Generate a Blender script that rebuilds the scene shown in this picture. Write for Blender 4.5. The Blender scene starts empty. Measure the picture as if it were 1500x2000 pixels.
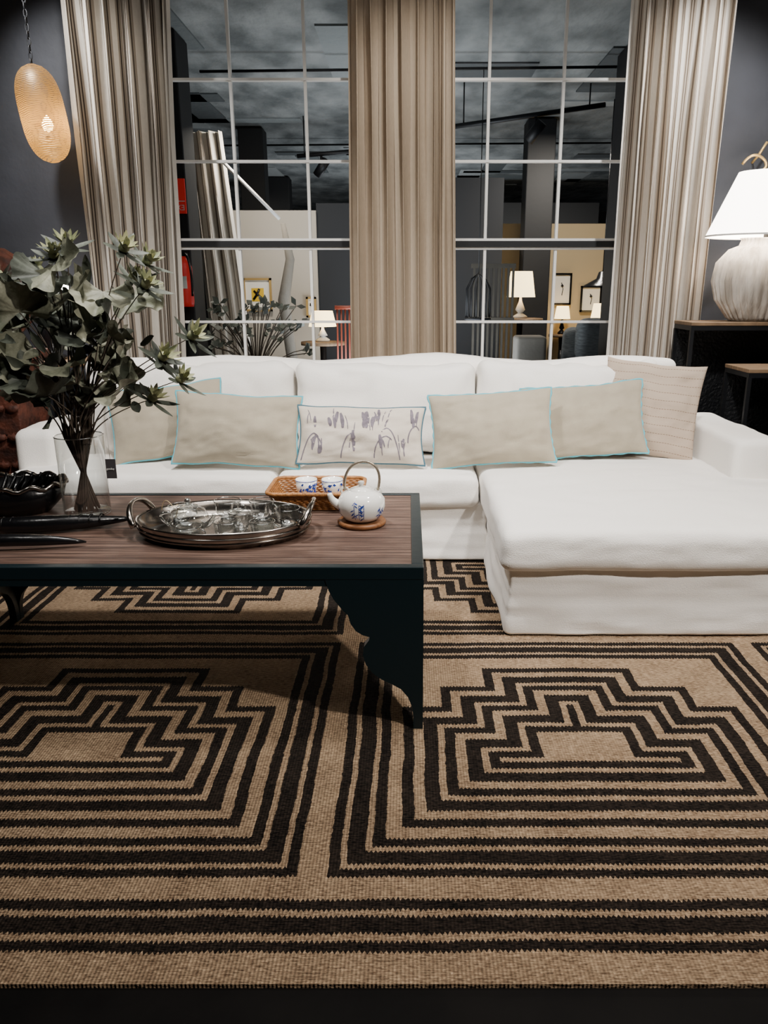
import bpy, bmesh, math, random
from math import sin, cos, pi, radians, sqrt, atan2
from mathutils import Vector, Matrix, Euler, noise
random.seed(7)
C = bpy.context.scene.collection

# ------------------------------------------------------------------ helpers
def lin(h):
    h = h.lstrip('#'); o = []
    for i in (0, 2, 4):
        c = int(h[i:i+2], 16) / 255
        o.append(c / 12.92 if c <= .04045 else ((c + .055) / 1.055) ** 2.4)
    return (*o, 1)

class S:
    """tiny math-node expression wrapper"""
    def __init__(s, nt, sock): s.nt = nt; s.s = sock
    def _m(s, op, *a):
        n = s.nt.nodes.new('ShaderNodeMath'); n.operation = op
        for i, v in enumerate((s,) + a):
            if isinstance(v, S): s.nt.links.new(v.s, n.inputs[i])
            else: n.inputs[i].default_value = v
        return S(s.nt, n.outputs[0])
    def __add__(s, o): return s._m('ADD', o)
    def __sub__(s, o): return s._m('SUBTRACT', o)
    def __mul__(s, o): return s._m('MULTIPLY', o)
    def neg(s, k=0): return (s * -1.0) + k
    def mn(s, o): return s._m('MINIMUM', o)
    def mx(s, o): return s._m('MAXIMUM', o)
    def gt(s, o): return s._m('GREATER_THAN', o)
    def lt(s, o): return s._m('LESS_THAN', o)
    def mod(s, o): return s._m('FLOORED_MODULO', o)
    def rnd(s): return s._m('ROUND')
    def abs(s): return s._m('ABSOLUTE')
    def pp(s, o): return s._m('PINGPONG', o)
    def band(s, a, b): return s.gt(a) * s.lt(b)

def mat(name, col, rough=.6, metal=0, bump=0, bscale=200, var=0, vscale=8, col2=None, spec=None,
        emit=None, estr=0, sheen=0, trans=0, ior=1.45, stretch=(1, 1, 1), coat=0, coords='Object', detail=4, bdist=.01):
    m = bpy.data.materials.new(name); m.use_nodes = True
    nt = m.node_tree; b = nt.nodes['Principled BSDF']
    c = lin(col) if isinstance(col, str) else col
    b.inputs['Base Color'].default_value = c
    b.inputs['Roughness'].default_value = rough; b.inputs['Metallic'].default_value = metal
    b.inputs['IOR'].default_value = ior
    if spec is not None: b.inputs['Specular IOR Level'].default_value = spec
    if sheen: b.inputs['Sheen Weight'].default_value = sheen
    if trans: b.inputs['Transmission Weight'].default_value = trans
    if coat: b.inputs['Coat Weight'].default_value = coat
    if emit:
        b.inputs['Emission Color'].default_value = lin(emit); b.inputs['Emission Strength'].default_value = estr
    tc = nt.nodes.new('ShaderNodeTexCoord'); mp = nt.nodes.new('ShaderNodeMapping')
    mp.inputs['Scale'].default_value = stretch
    nt.links.new(tc.outputs[coords], mp.inputs[0])
    if var or col2:
        n = nt.nodes.new('ShaderNodeTexNoise'); n.inputs['Scale'].default_value = vscale; n.inputs['Detail'].default_value = detail
        nt.links.new(mp.outputs[0], n.inputs[0])
        r = nt.nodes.new('ShaderNodeValToRGB'); r.color_ramp.elements[0].position = .35; r.color_ramp.elements[1].position = .65
        c2 = lin(col2) if col2 else (*[x * (1 - var) for x in c[:3]], 1)
        r.color_ramp.elements[0].color = c2; r.color_ramp.elements[1].color = c
        nt.links.new(n.outputs[0], r.inputs[0]); nt.links.new(r.outputs[0], b.inputs['Base Color'])
    if bump:
        n = nt.nodes.new('ShaderNodeTexNoise'); n.inputs['Scale'].default_value = bscale; n.inputs['Detail'].default_value = 3
        nt.links.new(mp.outputs[0], n.inputs[0])
        bp = nt.nodes.new('ShaderNodeBump'); bp.inputs['Strength'].default_value = bump; bp.inputs['Distance'].default_value = bdist
        nt.links.new(n.outputs[0], bp.inputs['Height']); nt.links.new(bp.outputs[0], b.inputs['Normal'])
    return m

def mesh(name, v, f, m=None, smooth=True, mats=None, fm=None, uv=None):
    me = bpy.data.meshes.new(name); me.from_pydata([tuple(p) for p in v], [], f); me.update()
    if uv:
        l = me.uv_layers.new(name='UVMap')
        for lp in me.loops: l.data[lp.index].uv = uv[lp.vertex_index]
    for x in (mats or ([m] if m else [])): me.materials.append(x)
    if fm:
        for p, i in zip(me.polygons, fm): p.material_index = i
    if smooth:
        for p in me.polygons: p.use_smooth = True
    o = bpy.data.objects.new(name, me); C.objects.link(o); return o

def fixn(o):
    bm = bmesh.new(); bm.from_mesh(o.data); bmesh.ops.remove_doubles(bm, verts=bm.verts, dist=1e-5)
    bmesh.ops.recalc_face_normals(bm, faces=bm.faces); bm.to_mesh(o.data); bm.free(); return o

def box(name, x0, x1, y0, y1, z0, z1, m, bev=0):
    v = [(x, y, z) for x in (x0, x1) for y in (y0, y1) for z in (z0, z1)]
    f = [(0, 1, 3, 2), (4, 6, 7, 5), (0, 4, 5, 1), (2, 3, 7, 6), (0, 2, 6, 4), (1, 5, 7, 3)]
    o = mesh(name, v, f, m, False)
    if bev:
        b = o.modifiers.new('b', 'BEVEL'); b.width = bev; b.segments = 3
    return o

def lathe(name, prof, loc, m, seg=48, sx=1, sy=1, rib=0, nrib=0, rot=0):
    v = []; f = []; n = len(prof)
    for i in range(seg):
        a = 2 * pi * i / seg
        for r, z in prof:
            rr = r * (1 + (rib * abs(cos(nrib * a / 2)) if nrib else 0))
            v.append((loc[0] + rr * sx * cos(a + rot), loc[1] + rr * sy * sin(a + rot), loc[2] + z))
    for i in range(seg):
        j = (i + 1) % seg
        for k in range(n - 1):
            f.append((i * n + k, j * n + k, j * n + k + 1, i * n + k + 1))
    return fixn(mesh(name, v, f, m))

def tube(name, pts, r, m, seg=10, closed=False, caps=True):
    pts = [Vector(p) for p in pts]; n = len(pts)
    rs = r if isinstance(r, (list, tuple)) else [r] * n
    v = []; f = []; up = None
    for i, p in enumerate(pts):
        a = pts[(i - 1) % n] if (closed or i > 0) else p
        b = pts[(i + 1) % n] if (closed or i < n - 1) else p
        t = (b - a).normalized()
        if up is None:
            up = Vector((0, 0, 1)) if abs(t.z) < .9 else Vector((1, 0, 0))
        up = (up - t * up.dot(t))
        if up.length < 1e-6: up = t.orthogonal()
        up.normalize(); s = t.cross(up)
        for k in range(seg):
            an = 2 * pi * k / seg
            v.append(p + (up * cos(an) + s * sin(an)) * rs[i])
    for i in range(n if closed else n - 1):
        j = (i + 1) % n
        for k in range(seg):
            l = (k + 1) % seg
            f.append((i * seg + k, i * seg + l, j * seg + l, j * seg + k))
    if not closed and caps:
        f.append(tuple(range(seg))[::-1]); f.append(tuple((n - 1) * seg + k for k in range(seg)))
    return mesh(name, v, f, m)

def bez(a, b, c, n=14):
    a, b, c = map(Vector, (a, b, c))
    return [a * (1 - t) ** 2 + b * 2 * t * (1 - t) + c * t * t for t in [i / n for i in range(n + 1)]]

def group(name, parts, loc=(0, 0, 0)):
    e = bpy.data.objects.new(name, None); e.location = loc; e.empty_display_size = .1; C.objects.link(e)
    for p in parts:
        p.parent = e; p.matrix_parent_inverse = Matrix.Translation(-Vector(loc))
    return e

def join(name, objs):
    """merge meshes into one object (keeps material slots)"""
    v = []; f = []; fm = []; mats = []; sm = []
    for o in objs:
        off = len(v); mw = o.matrix_basis
        v += [mw @ x.co for x in o.data.vertices]
        idx = []
        for m in o.data.materials:
            if m not in mats: mats.append(m)
            idx.append(mats.index(m))
        for p in o.data.polygons:
            f.append(tuple(i + off for i in p.vertices)); fm.append(idx[p.material_index] if idx else 0); sm.append(p.use_smooth)
        me = o.data; bpy.data.objects.remove(o); bpy.data.meshes.remove(me)
    o = mesh(name, v, f, None, False, mats, fm)
    for p, s in zip(o.data.polygons, sm): p.use_smooth = s
    return o

def axis_pts(L, r, n):
    k = 5; a = [-L + r * (1 - cos(pi / 2 * i / k)) for i in range(k)]
    mid = [-L + r + (2 * L - 2 * r) * i / n for i in range(n + 1)]
    return a + mid + [-x for x in a[::-1]]

def rbox(name, c, size, r, m, n=14, fn=None, nzs=None):
    """rounded soft box; fn(Vector local, Vector normal)->Vector offset"""
    hx, hy, hz = [s / 2 for s in size]
    A = [axis_pts(hx, r, n), axis_pts(hy, r, n), axis_pts(hz, r, nzs or max(3, n // 3))]
    H = (hx, hy, hz); v = {}; V = []; F = []
    def vid(p):
        k = tuple(round(x, 6) for x in p)
        if k not in v:
            v[k] = len(V)
            q = Vector([max(-H[i] + r, min(H[i] - r, p[i])) for i in range(3)])
            d = Vector(p) - q
            nn = d.normalized() if d.length > 0 else Vector((0, 0, 1))
            o = q + nn * r
            if fn: o = o + fn(o, nn)
            V.append(o + Vector(c))
        return v[k]
    for ax in range(3):
        a1, a2 = [i for i in range(3) if i != ax]
        for sg in (-1, 1):
            for i in range(len(A[a1]) - 1):
                for j in range(len(A[a2]) - 1):
                    q = []
                    for di, dj in ((0, 0), (1, 0), (1, 1), (0, 1)):
                        p = [0, 0, 0]; p[ax] = sg * H[ax]; p[a1] = A[a1][i + di]; p[a2] = A[a2][j + dj]
                        q.append(vid(p))
                    F.append(tuple(q))
    return fixn(mesh(name, V, F, m))

def nz(p, s): return noise.noise(Vector(p) * s)

# ------------------------------------------------------------------ materials
M_sofa = mat('white_linen', '#f4f0ea', .9, bump=.25, bscale=260, sheen=.2, spec=.2)
M_grei = mat('greige_velvet', '#a79d8a', .9, bump=.15, bscale=300, var=.10, vscale=12, sheen=.3, spec=.2)
M_pat = mat('printed_linen', '#cbc0b2', .9, bump=.15, bscale=300, spec=.2)
M_blue = mat('blue_piping', '#58b0c0', .8)
M_dpipe = mat('grey_blue_piping', '#3f6270', .8)
M_stroke = mat('mauve_ink', '#7d747e', .9, var=.35, vscale=60)
M_metalb = mat('black_iron', '#17181b', .5, metal=.4, bump=.1)
M_tframe = mat('painted_dark_teal', '#101f24', .38, spec=.35, bump=.05, bscale=40)
M_silver = mat('aged_silver', '#a59d94', .2, metal=1, var=.4, vscale=14)
M_porc = mat('porcelain', '#efeee8', .12, coat=.5)
M_cob = mat('cobalt_blue', '#23409a', .25)
M_wick = mat('rattan', '#a9713c', .5, var=.45, vscale=90, bump=.3, bscale=150)
M_trivet = mat('trivet_wood', '#8a5a35', .5, var=.4, vscale=30, stretch=(1, 6, 1))
M_stem = mat('stem_green', '#4b4035', .7, var=.4, vscale=20)
M_leaf = mat('leaf_sage', '#8c8c79', .6, col2='#4b503f', vscale=10, bump=.3, bscale=60)
M_leafd = mat('leaf_dark', '#50554a', .6, col2='#2b3029', vscale=10, bump=.2, bscale=60)
M_flow = mat('thistle_green', '#97966f', .6, col2='#5f6646', vscale=30)
M_black = mat('black_lacquer', '#0d0d0f', .25, bump=.2, bscale=30)
M_white = mat('white_paint', '#d8d6d2', .5)
M_slate = mat('slate_wall', '#2a2c33', .7, col2='#1e2026', vscale=2.5, bump=.15, bscale=25)
M_dark = mat('black_wall', '#0c0d10', .7, bump=.1, bscale=20)
M_topw = mat('console_wood', '#7d654c', .6, var=.4, vscale=10, stretch=(1, 8, 1))
M_gold = mat('gilt', '#caa86a', .4, metal=.6)
def thin_glass(name, tint, k=.75, base=.05):
    m = bpy.data.materials.new(name); m.use_nodes = True; nt = m.node_tree; nt.nodes.remove(nt.nodes['Principled BSDF'])
    t = nt.nodes.new('ShaderNodeBsdfTransparent'); t.inputs[0].default_value = tint
    g = nt.nodes.new('ShaderNodeBsdfGlossy'); g.inputs['Roughness'].default_value = .03
    lw = nt.nodes.new('ShaderNodeLayerWeight'); lw.inputs[0].default_value = .35
    f = S(nt, lw.outputs['Facing']) * k + base
    mx = nt.nodes.new('ShaderNodeMixShader'); nt.links.new(f.s, mx.inputs[0]); nt.links.new(t.outputs[0], mx.inputs[1]); nt.links.new(g.outputs[0], mx.inputs[2])
    nt.links.new(mx.outputs[0], nt.nodes['Material Output'].inputs[0]); return m
M_glass = thin_glass('clear_glass', (.95, .97, .97, 1))
M_gl2 = thin_glass('glass_edge', (.85, .9, .9, 1), .6, .45)
M_pane = thin_glass('window_glass', (.95, .97, .97, 1), .04, .002)

def wood_top():
    m = mat('weathered_planks', '#6f5248', .55); nt = m.node_tree; b = nt.nodes['Principled BSDF']
    tc = nt.nodes.new('ShaderNodeTexCoord'); mp = nt.nodes.new('ShaderNodeMapping'); mp.inputs['Scale'].default_value = (1.4, 34, 1)
    nt.links.new(tc.outputs['Object'], mp.inputs[0])
    n = nt.nodes.new('ShaderNodeTexNoise'); n.inputs['Scale'].default_value = 3; n.inputs['Detail'].default_value = 10; n.inputs['Roughness'].default_value = .65
    nt.links.new(mp.outputs[0], n.inputs[0])
    sp = nt.nodes.new('ShaderNodeSeparateXYZ'); nt.links.new(tc.outputs['Object'], sp.inputs[0])
    y = S(nt, sp.outputs[1]); gap = (y.mod(.098)).lt(.0035)
    h = (S(nt, n.outputs[0]) - gap * .6)
    r = nt.nodes.new('ShaderNodeValToRGB'); e = r.color_ramp.elements
    e[0].position = .22; e[0].color = lin('#1d1411'); e[1].position = .72; e[1].color = lin('#866c5e')
    k = e.new(.48); k.color = lin('#523e35')
    nt.links.new(h.s, r.inputs[0]); nt.links.new(r.outputs[0], b.inputs['Base Color'])
    bp = nt.nodes.new('ShaderNodeBump'); bp.inputs['Strength'].default_value = .5; bp.inputs['Distance'].default_value = .004
    nt.links.new(h.s, bp.inputs['Height']); nt.links.new(bp.outputs[0], b.inputs['Normal'])
    return m
M_plank = wood_top()

def rug_mat():
    m = mat('woven_jute', '#a58766', .95); nt = m.node_tree; b = nt.nodes['Principled BSDF']
    b.inputs['Specular IOR Level'].default_value = .1
    tc = nt.nodes.new('ShaderNodeTexCoord'); sp = nt.nodes.new('ShaderNodeSeparateXYZ'); nt.links.new(tc.outputs['Object'], sp.inputs[0])
    X = S(nt, sp.outputs[0]); Y = S(nt, sp.outputs[1])
    def nzn(scale, st=(1, 1, 1), d=2):
        mp = nt.nodes.new('ShaderNodeMapping'); mp.inputs['Scale'].default_value = st
        nt.links.new(tc.outputs['Object'], mp.inputs[0])
        n = nt.nodes.new('ShaderNodeTexNoise'); n.inputs['Scale'].default_value = scale; n.inputs['Detail'].default_value = d
        nt.links.new(mp.outputs[0], n.inputs[0]); return S(nt, n.outputs[0])
    w1 = nzn(3.0) - .5; w2 = nzn(3.3, (1, 1.3, 1)) - .5; fine = nzn(48) - .5; fine2 = nzn(160, (1, .35, 1)) - .5
    saw = X.pp(.0055) * 1.6 - .004
    y = Y + w1 * .020 + saw + fine * .010
    x = X + w2 * .020 + fine * .007 + fine2 * .004
    xx = x - .52
    cell = (xx * (1 / 1.48)).rnd()
    lx = (xx - cell * 1.48).abs()
    ly = (y - 2.70).abs().neg(2.70)
    dR = lx.neg(.705).mn(ly - 1.453).mn(ly.neg(2.665))
    st = lx.neg(.26).mn(ly.neg(2.458)).mx(lx.neg(.41).mn(ly.neg(2.33))).mx(lx.neg(.535).mn(ly.neg(2.20)))
    dS = st.mn(ly - 1.623)
    rect = dR.band(0, .027).mx(dR.band(.042, .086)).mx(dR.band(.102, .131)) * dS.lt(0)
    duty = (dS * (1 / .062))._m('FLOOR').mod(2.0) * .011 + .031
    step = dS.mod(.062)._m('LESS_THAN', duty) * dS.gt(0) * dS.lt(.285)
    pan = rect.mx(step)
    fb = y.band(1.248, 1.275).mx(y.band(1.294, 1.340)).mx(y.band(1.357, 1.386))
    pat = (pan * y.gt(1.41)).mx(fb)
    heath = nzn(110, (.6, 2.2, 1), 3)
    blot = nzn(9, (1, 1, 1), 4)
    hh = heath * .8 + blot * .25 - .02
    r1 = nt.nodes.new('ShaderNodeValToRGB'); r1.color_ramp.elements[0].position = .32; r1.color_ramp.elements[0].color = lin('#66503e')
    r1.color_ramp.elements[1].position = .68; r1.color_ramp.elements[1].color = lin('#bfa485')
    r2 = nt.nodes.new('ShaderNodeValToRGB'); r2.color_ramp.elements[0].position = .38; r2.color_ramp.elements[0].color = lin('#0d0b0a')
    r2.color_ramp.elements[1].position = .78; r2.color_ramp.elements[1].color = lin('#40362f')
    nt.links.new(hh.s, r1.inputs[0]); nt.links.new(hh.s, r2.inputs[0])
    mx = nt.nodes.new('ShaderNodeMix'); mx.data_type = 'RGBA'
    nt.links.new(pat.s, mx.inputs[0]); nt.links.new(r1.outputs[0], mx.inputs[6]); nt.links.new(r2.outputs[0], mx.inputs[7])
    nt.links.new(mx.outputs[2], b.inputs['Base Color'])
    weave = (Y + fine * .004).pp(.0035) * 200 + X.pp(.004) * 110 + heath * 1.3
    bp = nt.nodes.new('ShaderNodeBump'); bp.inputs['Strength'].default_value = 1.0; bp.inputs['Distance'].default_value = .005
    nt.links.new(weave.s, bp.inputs['Height']); nt.links.new(bp.outputs[0], b.inputs['Normal'])
    return m

def stripe_mat(name, base, s1, s2, period, lines, trans=.25):
    """striped curtain cloth from UV.x (metres of cloth); lines=[(a,b,which)] in fractions"""
    m = bpy.data.materials.new(name); m.use_nodes = True; nt = m.node_tree; b = nt.nodes['Principled BSDF']
    b.inputs['Roughness'].default_value = .9; b.inputs['Specular IOR Level'].default_value = .1
    uv = nt.nodes.new('ShaderNodeUVMap'); sp = nt.nodes.new('ShaderNodeSeparateXYZ'); nt.links.new(uv.outputs[0], sp.inputs[0])
    u = S(nt, sp.outputs[0]); ph = (u * (1 / period)).mod(1.0)
    def rgb(c):
        n = nt.nodes.new('ShaderNodeRGB'); n.outputs[0].default_value = lin(c); return n.outputs[0]
    cur = rgb(base)
    for a, bb, w in lines:
        mx = nt.nodes.new('ShaderNodeMix'); mx.data_type = 'RGBA'
        nt.links.new(ph.band(a, bb).s, mx.inputs[0]); nt.links.new(cur, mx.inputs[6]); nt.links.new(rgb(s1 if w == 1 else s2), mx.inputs[7]); cur = mx.outputs[2]
    tc = nt.nodes.new('ShaderNodeTexCoord'); n = nt.nodes.new('ShaderNodeTexNoise'); n.inputs['Scale'].default_value = 120
    mp = nt.nodes.new('ShaderNodeMapping'); mp.inputs['Scale'].default_value = (1, 1, .3); nt.links.new(tc.outputs['Object'], mp.inputs[0]); nt.links.new(mp.outputs[0], n.inputs[0])
    mul = nt.nodes.new('ShaderNodeMix'); mul.data_type = 'RGBA'; mul.blend_type = 'MULTIPLY'; mul.inputs[0].default_value = .2
    nt.links.new(cur, mul.inputs[6]); nt.links.new(n.outputs[0], mul.inputs[7])
    nt.links.new(mul.outputs[2], b.inputs['Base Color'])
    tr = nt.nodes.new('ShaderNodeBsdfTranslucent'); nt.links.new(mul.outputs[2], tr.inputs[0])
    ms = nt.nodes.new('ShaderNodeMixShader'); ms.inputs[0].default_value = trans
    nt.links.new(b.outputs[0], ms.inputs[1]); nt.links.new(tr.outputs[0], ms.inputs[2]); nt.links.new(ms.outputs[0], nt.nodes['Material Output'].inputs[0])
    return m

def shade_mat(name, col, e):
    m = bpy.data.materials.new(name); m.use_nodes = True; b = m.node_tree.nodes['Principled BSDF']
    b.inputs['Base Color'].default_value = lin(col); b.inputs['Emission Color'].default_value = lin(col); b.inputs['Emission Strength'].default_value = e
    b.inputs['Roughness'].default_value = .9
    return m

# ------------------------------------------------------------------ room
floor = box('floor', -5, 5, -2, 18, -.1, 0, mat('black_concrete', '#0d0b0a', .7, col2='#060505', vscale=5, bump=.2, bscale=15, spec=.15))
rug = box('area_rug', -2.7, 1.62, 1.172, 3.95, 0.0, .01, rug_mat())
WX0, WX1, WZ0, WZ1, WY = -1.46, 1.35, .55, 3.0, 4.98
box('wall_left', -3.2, -3.1, -2, 5.1, 0, 3.2, M_slate)
box('wall_right', 3.1, 3.2, -2, 5.1, 0, 3.2, M_slate)
box('wall_front', -3.2, 3.2, -2.1, -2, 0, 3.2, M_slate)
box('ceiling', -3.2, 3.2, -2, 5.1, 3.2, 3.3, mat('dark_ceiling', '#2c2c30', .8))
group('wall_back', [box('wall_l', -3.1, WX0, WY, WY + .12, 0, 3.2, M_slate), box('wall_r', WX1, 3.1, WY, WY + .12, 0, 3.2, M_slate),
      box('wall_low', WX0, WX1, WY, WY + .12, 0, WZ0, M_slate), box('wall_top', WX0, WX1, WY, WY + .12, WZ1, 3.2, M_slate)], (0, WY, 0))
# window
wp = []
vx = [-1.445, -1.027, -.595, -.163, .037, .469, .90, 1.335]
for i, x in enumerate(vx): wp.append(box(f'mullion_{i}', x - .008, x + .008, WY - .03, WY + .0, WZ0, WZ1, M_white))
for i, z in enumerate((.66, 1.10, 1.535, 1.585, 2.023, 2.457, 2.89)):
    wp.append(box(f'transom_{i}', WX0, WX1, WY - .035, WY - .001, z - .007, z + .007, M_white))
wp.append(box('meeting_rail', WX0, WX1, WY - .045, WY + .02, 1.543, 1.577, M_dark))
wp.append(box('mid_post', -.163, .037, WY - .02, WY + .06, WZ0, WZ1, M_dark))
wp.append(mesh('glass', [(WX0, WY + .03, WZ0), (WX1, WY + .03, WZ0), (WX1, WY + .03, WZ1), (WX0, WY + .03, WZ1)], [(0, 1, 2, 3)], M_pane, False))
group('window_1', wp, (0, WY, 1.7))

# curtains
def curtain(name, x0, x1, y, m, nf, amp, cloth, seed, z0=.03, z1=3.1, lean=(0, 0)):
    nx, nzz = nf * 26, 36; v = []; uv = []; f = []
    rnd = random.Random(seed); ph = [rnd.uniform(.5, 1.6) for _ in range(nf + 1)]
    cum = [0]
    for p in ph: cum.append(cum[-1] + p)
    am = [rnd.uniform(.55, 1.2) for _ in range(nf + 2)]
    for i in range(nx + 1):
        s = i / nx; t = s * nf; k = min(int(t), nf - 1); fr_ = t - k
        xs = (cum[k] + (cum[k + 1] - cum[k]) * fr_) / cum[nf]
        for j in range(nzz + 1):
            h = j / nzz; z = z0 + (z1 - z0) * h
            a = am[k] * (1 - fr_) + am[k + 1] * fr_
            wob = .5 * noise.noise(Vector((s * 7, h * 1.6, seed)))
            yy = y + amp * a * sin(2 * pi * t + wob * 2) + amp * .25 * sin(4 * pi * t + 1.3 + wob * 3) + .012 * noise.noise(Vector((s * 30, h * 5, seed)))
            xx = x0 + (x1 - x0) * xs + .01 * wob * 2 + .012 * sin(4 * pi * t) + (lean[0] * (1 - s) + lean[1] * s) * (1 - h)
            v.append((xx, yy, z)); uv.append((s * cloth, z))
    w = nzz + 1
    for i in range(nx):
        for j in range(nzz): f.append((i * w + j, (i + 1) * w + j, (i + 1) * w + j + 1, i * w + j + 1))
    return mesh(name, v, f, m, uv=uv)
LN = [(.0, .30, 1), (.36, .41, 2), (.47, .52, 2), (.60, .78, 1), (.84, .90, 2)]
M_cs = stripe_mat('striped_curtain_cloth', '#a09588', '#e2dbd0', '#453d37', .085, LN)
M_cs2 = stripe_mat('striped_curtain_light', '#c6b8a8', '#efe8de', '#75685c', .080, LN)
M_cc = stripe_mat('linen_curtain_cloth', '#b9a792', '#c4b39e', '#a59480', .2, [(.1, .3, 1), (.6, .63, 2)])
curtain('striped_curtain', -1.90, -1.29, 4.80, M_cs, 6, .06, 1.3, 3, lean=(.0, -.12))
curtain('linen_curtain', -.33, .25, 4.80, M_cc, 8, .055, 1.5, 5, lean=(-.03, .06))
curtain('striped_curtain.001', 1.22, 1.80, 4.80, M_cs2, 6, .06, 1.3, 9, lean=(.0, -.04))

# ------------------------------------------------------------------ window reflection of the showroom, modelled as a room behind the glass
M_ceil2 = mat('rough_board_ceiling', '#8f9292', .9, col2='#565a5b', vscale=3.2, bump=.8, bscale=9, stretch=(1, .55, 1), detail=8, bdist=.03)
M_lw = mat('pale_wall', '#a79f93', .8)
rc = random.Random(8)
bd = []
for i in range(46):
    x = rc.uniform(-4, 4); y = rc.uniform(5.4, 14); a, b_ = (rc.uniform(.3, .7), rc.uniform(.08, .2)) if i % 2 else (rc.uniform(.08, .2), rc.uniform(.4, .9))
    bd.append(box(f'ceil_patch_{i}', x - a, x + a, y - b_, y + b_, 2.908, 2.921, mat(f'patch_{i}', rc.choice(('#7d8283', '#606566', '#969999', '#4c5052')), .9, bump=.6, bscale=14, bdist=.02)))
group('ceiling_2', [box('ceil_slab', -7, 7, 5.1, 18, 2.92, 3.0, M_ceil2)] + bd, (0, 11, 2.95))
box('wall_far', -7, 7, 18, 18.1, 0, 3, M_dark)
box('wall_far_left', -7.1, -7, 5.1, 18, 0, 3, M_dark)
box('wall_far_right', 7, 7.1, 5.1, 18, 0, 3, M_dark)
box('black_pillar', -1.80, -1.50, 5.6, 5.9, 0, 2.90, M_dark, .01)
box('black_pillar.001', -1.77, -1.51, 8.75, 9.0, 0, 2.90, M_dark, .01)
box('black_pillar.002', -2.10, -1.78, 12.4, 12.7, 0, 2.90, M_dark, .01)
box('black_pillar.003', 1.18, 1.46, 8.3, 8.6, 0, 2.90, M_dark, .01)
box('black_pillar.004', 1.50, 1.80, 5.9, 6.2, 0, 2.90, M_dark, .01)
box('partition_wall', -1.75, -.90, 8.0, 8.1, 0, 2.03, M_lw)
box('partition_wall.001', .30, 2.6, 9.2, 9.3, 0, 2.0, mat('cream_wall', '#b39f7d', .8))
box('partition_wall.002', -.9, -.3, 8.05, 8.15, 0, 2.1, mat('charcoal_wall', '#1c1e22', .8))
box('partition_wall.003', .30, 2.9, 12.5, 12.6, 0, 2.55, mat('charcoal_wall_b', '#1d1f22', .8))
box('partition_wall.004', .30, .95, 8.2, 8.3, 0, 2.35, mat('charcoal_wall_c', '#191b1f', .8))
def picture(name, x0, x1, z0, z1, y, fc, art):
    p = [box('frame_' + k, *a, fc) for k, a in dict(t=(x0, x1, y - .03, y, z1 - .02, z1), b=(x0, x1, y - .03, y, z0, z0 + .02), l=(x0, x0 + .02, y - .03, y, z0, z1), r=(x1 - .02, x1, y - .03, y, z0, z1)).items()]
    p.append(box('mat_board', x0 + .02, x1 - .02, y - .012, y, z0 + .02, z1 - .02, mat(name + '_paper', '#e5e0d4', .7)))
    cx, cz, w, h = (x0 + x1) / 2, (z0 + z1) / 2, (x1 - x0) * .22, (z1 - z0) * .2
    if art == 'y':
        p.append(box('art_ground', cx - w, cx + w, y - .015, y - .012, cz - h, cz + h, mat('yellow_ink', '#d8b02a', .7)))
        p.append(tube('art_stroke_a', [(cx - w * .7, y - .018, cz - h * .7), (cx, y - .018, cz + .01), (cx + w * .3, y - .018, cz + h * .9)], .012, M_black, 6))
        p.append(tube('art_stroke_b', [(cx - w * .6, y - .018, cz + h * .6), (cx + w * .1, y - .018, cz), (cx + w * .7, y - .018, cz - h * .5)], .01, M_black, 6))
    else:
        p.append(tube('art_stem', [(cx, y - .015, cz - h), (cx + .01, y - .015, cz), (cx - .01, y - .015, cz + h)], .004, M_black, 6))
        p.append(lathe('art_bud', [(0, -.015), (.018, 0), (0, .02)], (cx, y - .018, cz + h * .5), M_black, 12))
    return group(name, p, (cx, y, cz))
picture('framed_picture', -1.64, -1.36, 1.08, 1.40, 7.99, M_gold, 'y')
picture('framed_picture.001', 1.66, 1.87, 1.12, 1.47, 9.19, M_black, 'n')
picture('framed_picture.002', 1.98, 2.22, 1.04, 1.33, 9.19, M_black, 'n')
picture('framed_picture.003', -1.02, -.92, 1.02, 1.22, 7.99, M_gold, 'n')
def track(name, p0, p1, spots):
    p = [tube('rail', [p0, p1], .02, M_metalb, 8)]
    for i, t in enumerate(spots):
        q = Vector(p0).lerp(Vector(p1), t)
        p.append(tube(f'spot_stem_{i}', [q, q + Vector((0, 0, -.08))], .012, M_metalb, 8))
        p.append(tube(f'spot_head_{i}', [q + Vector((.05, -.03, -.06)), q + Vector((-.05, .03, -.19))], .045, M_metalb, 14))
    for i, t in enumerate((.1, .9)):
        q = Vector(p0).lerp(Vector(p1), t); p.append(tube(f'drop_{i}', [q, (q.x, q.y, 2.93)], .006, M_metalb, 6))
    return group(name, p, p0)
track('track_light', (.33, 7.0, 2.58), (1.62, 7.0, 2.75), [.56])
track('track_light.001', (-1.1, 8.3, 2.56), (-.35, 8.3, 2.62), [.32])
for i, (z, y, x0, x1) in enumerate(((2.8, 6.2, -1.5, 1.5), (2.85, 9.5, -2.5, 2.5))):
    tube('ceiling_conduit' + (f'.{i:03d}' if i else ''), [(x0, y, z), (x1, y, z + .03)], .010, M_metalb, 8)
M_red = mat('sign_red', '#b01f1b', .5, emit='#c22520', estr=.2)
def text(name, s, loc, size, m, mirror=False, rot=(pi / 2, 0, 0)):
    cu = bpy.data.curves.new(name, 'FONT'); cu.body = s; cu.size = size; cu.extrude = .0008; cu.materials.append(m)
    o = bpy.data.objects.new(name, cu); o.location = loc; o.rotation_euler = rot
    if mirror: o.scale = (-1, 1, 1)
    C.objects.link(o); return o
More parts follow.
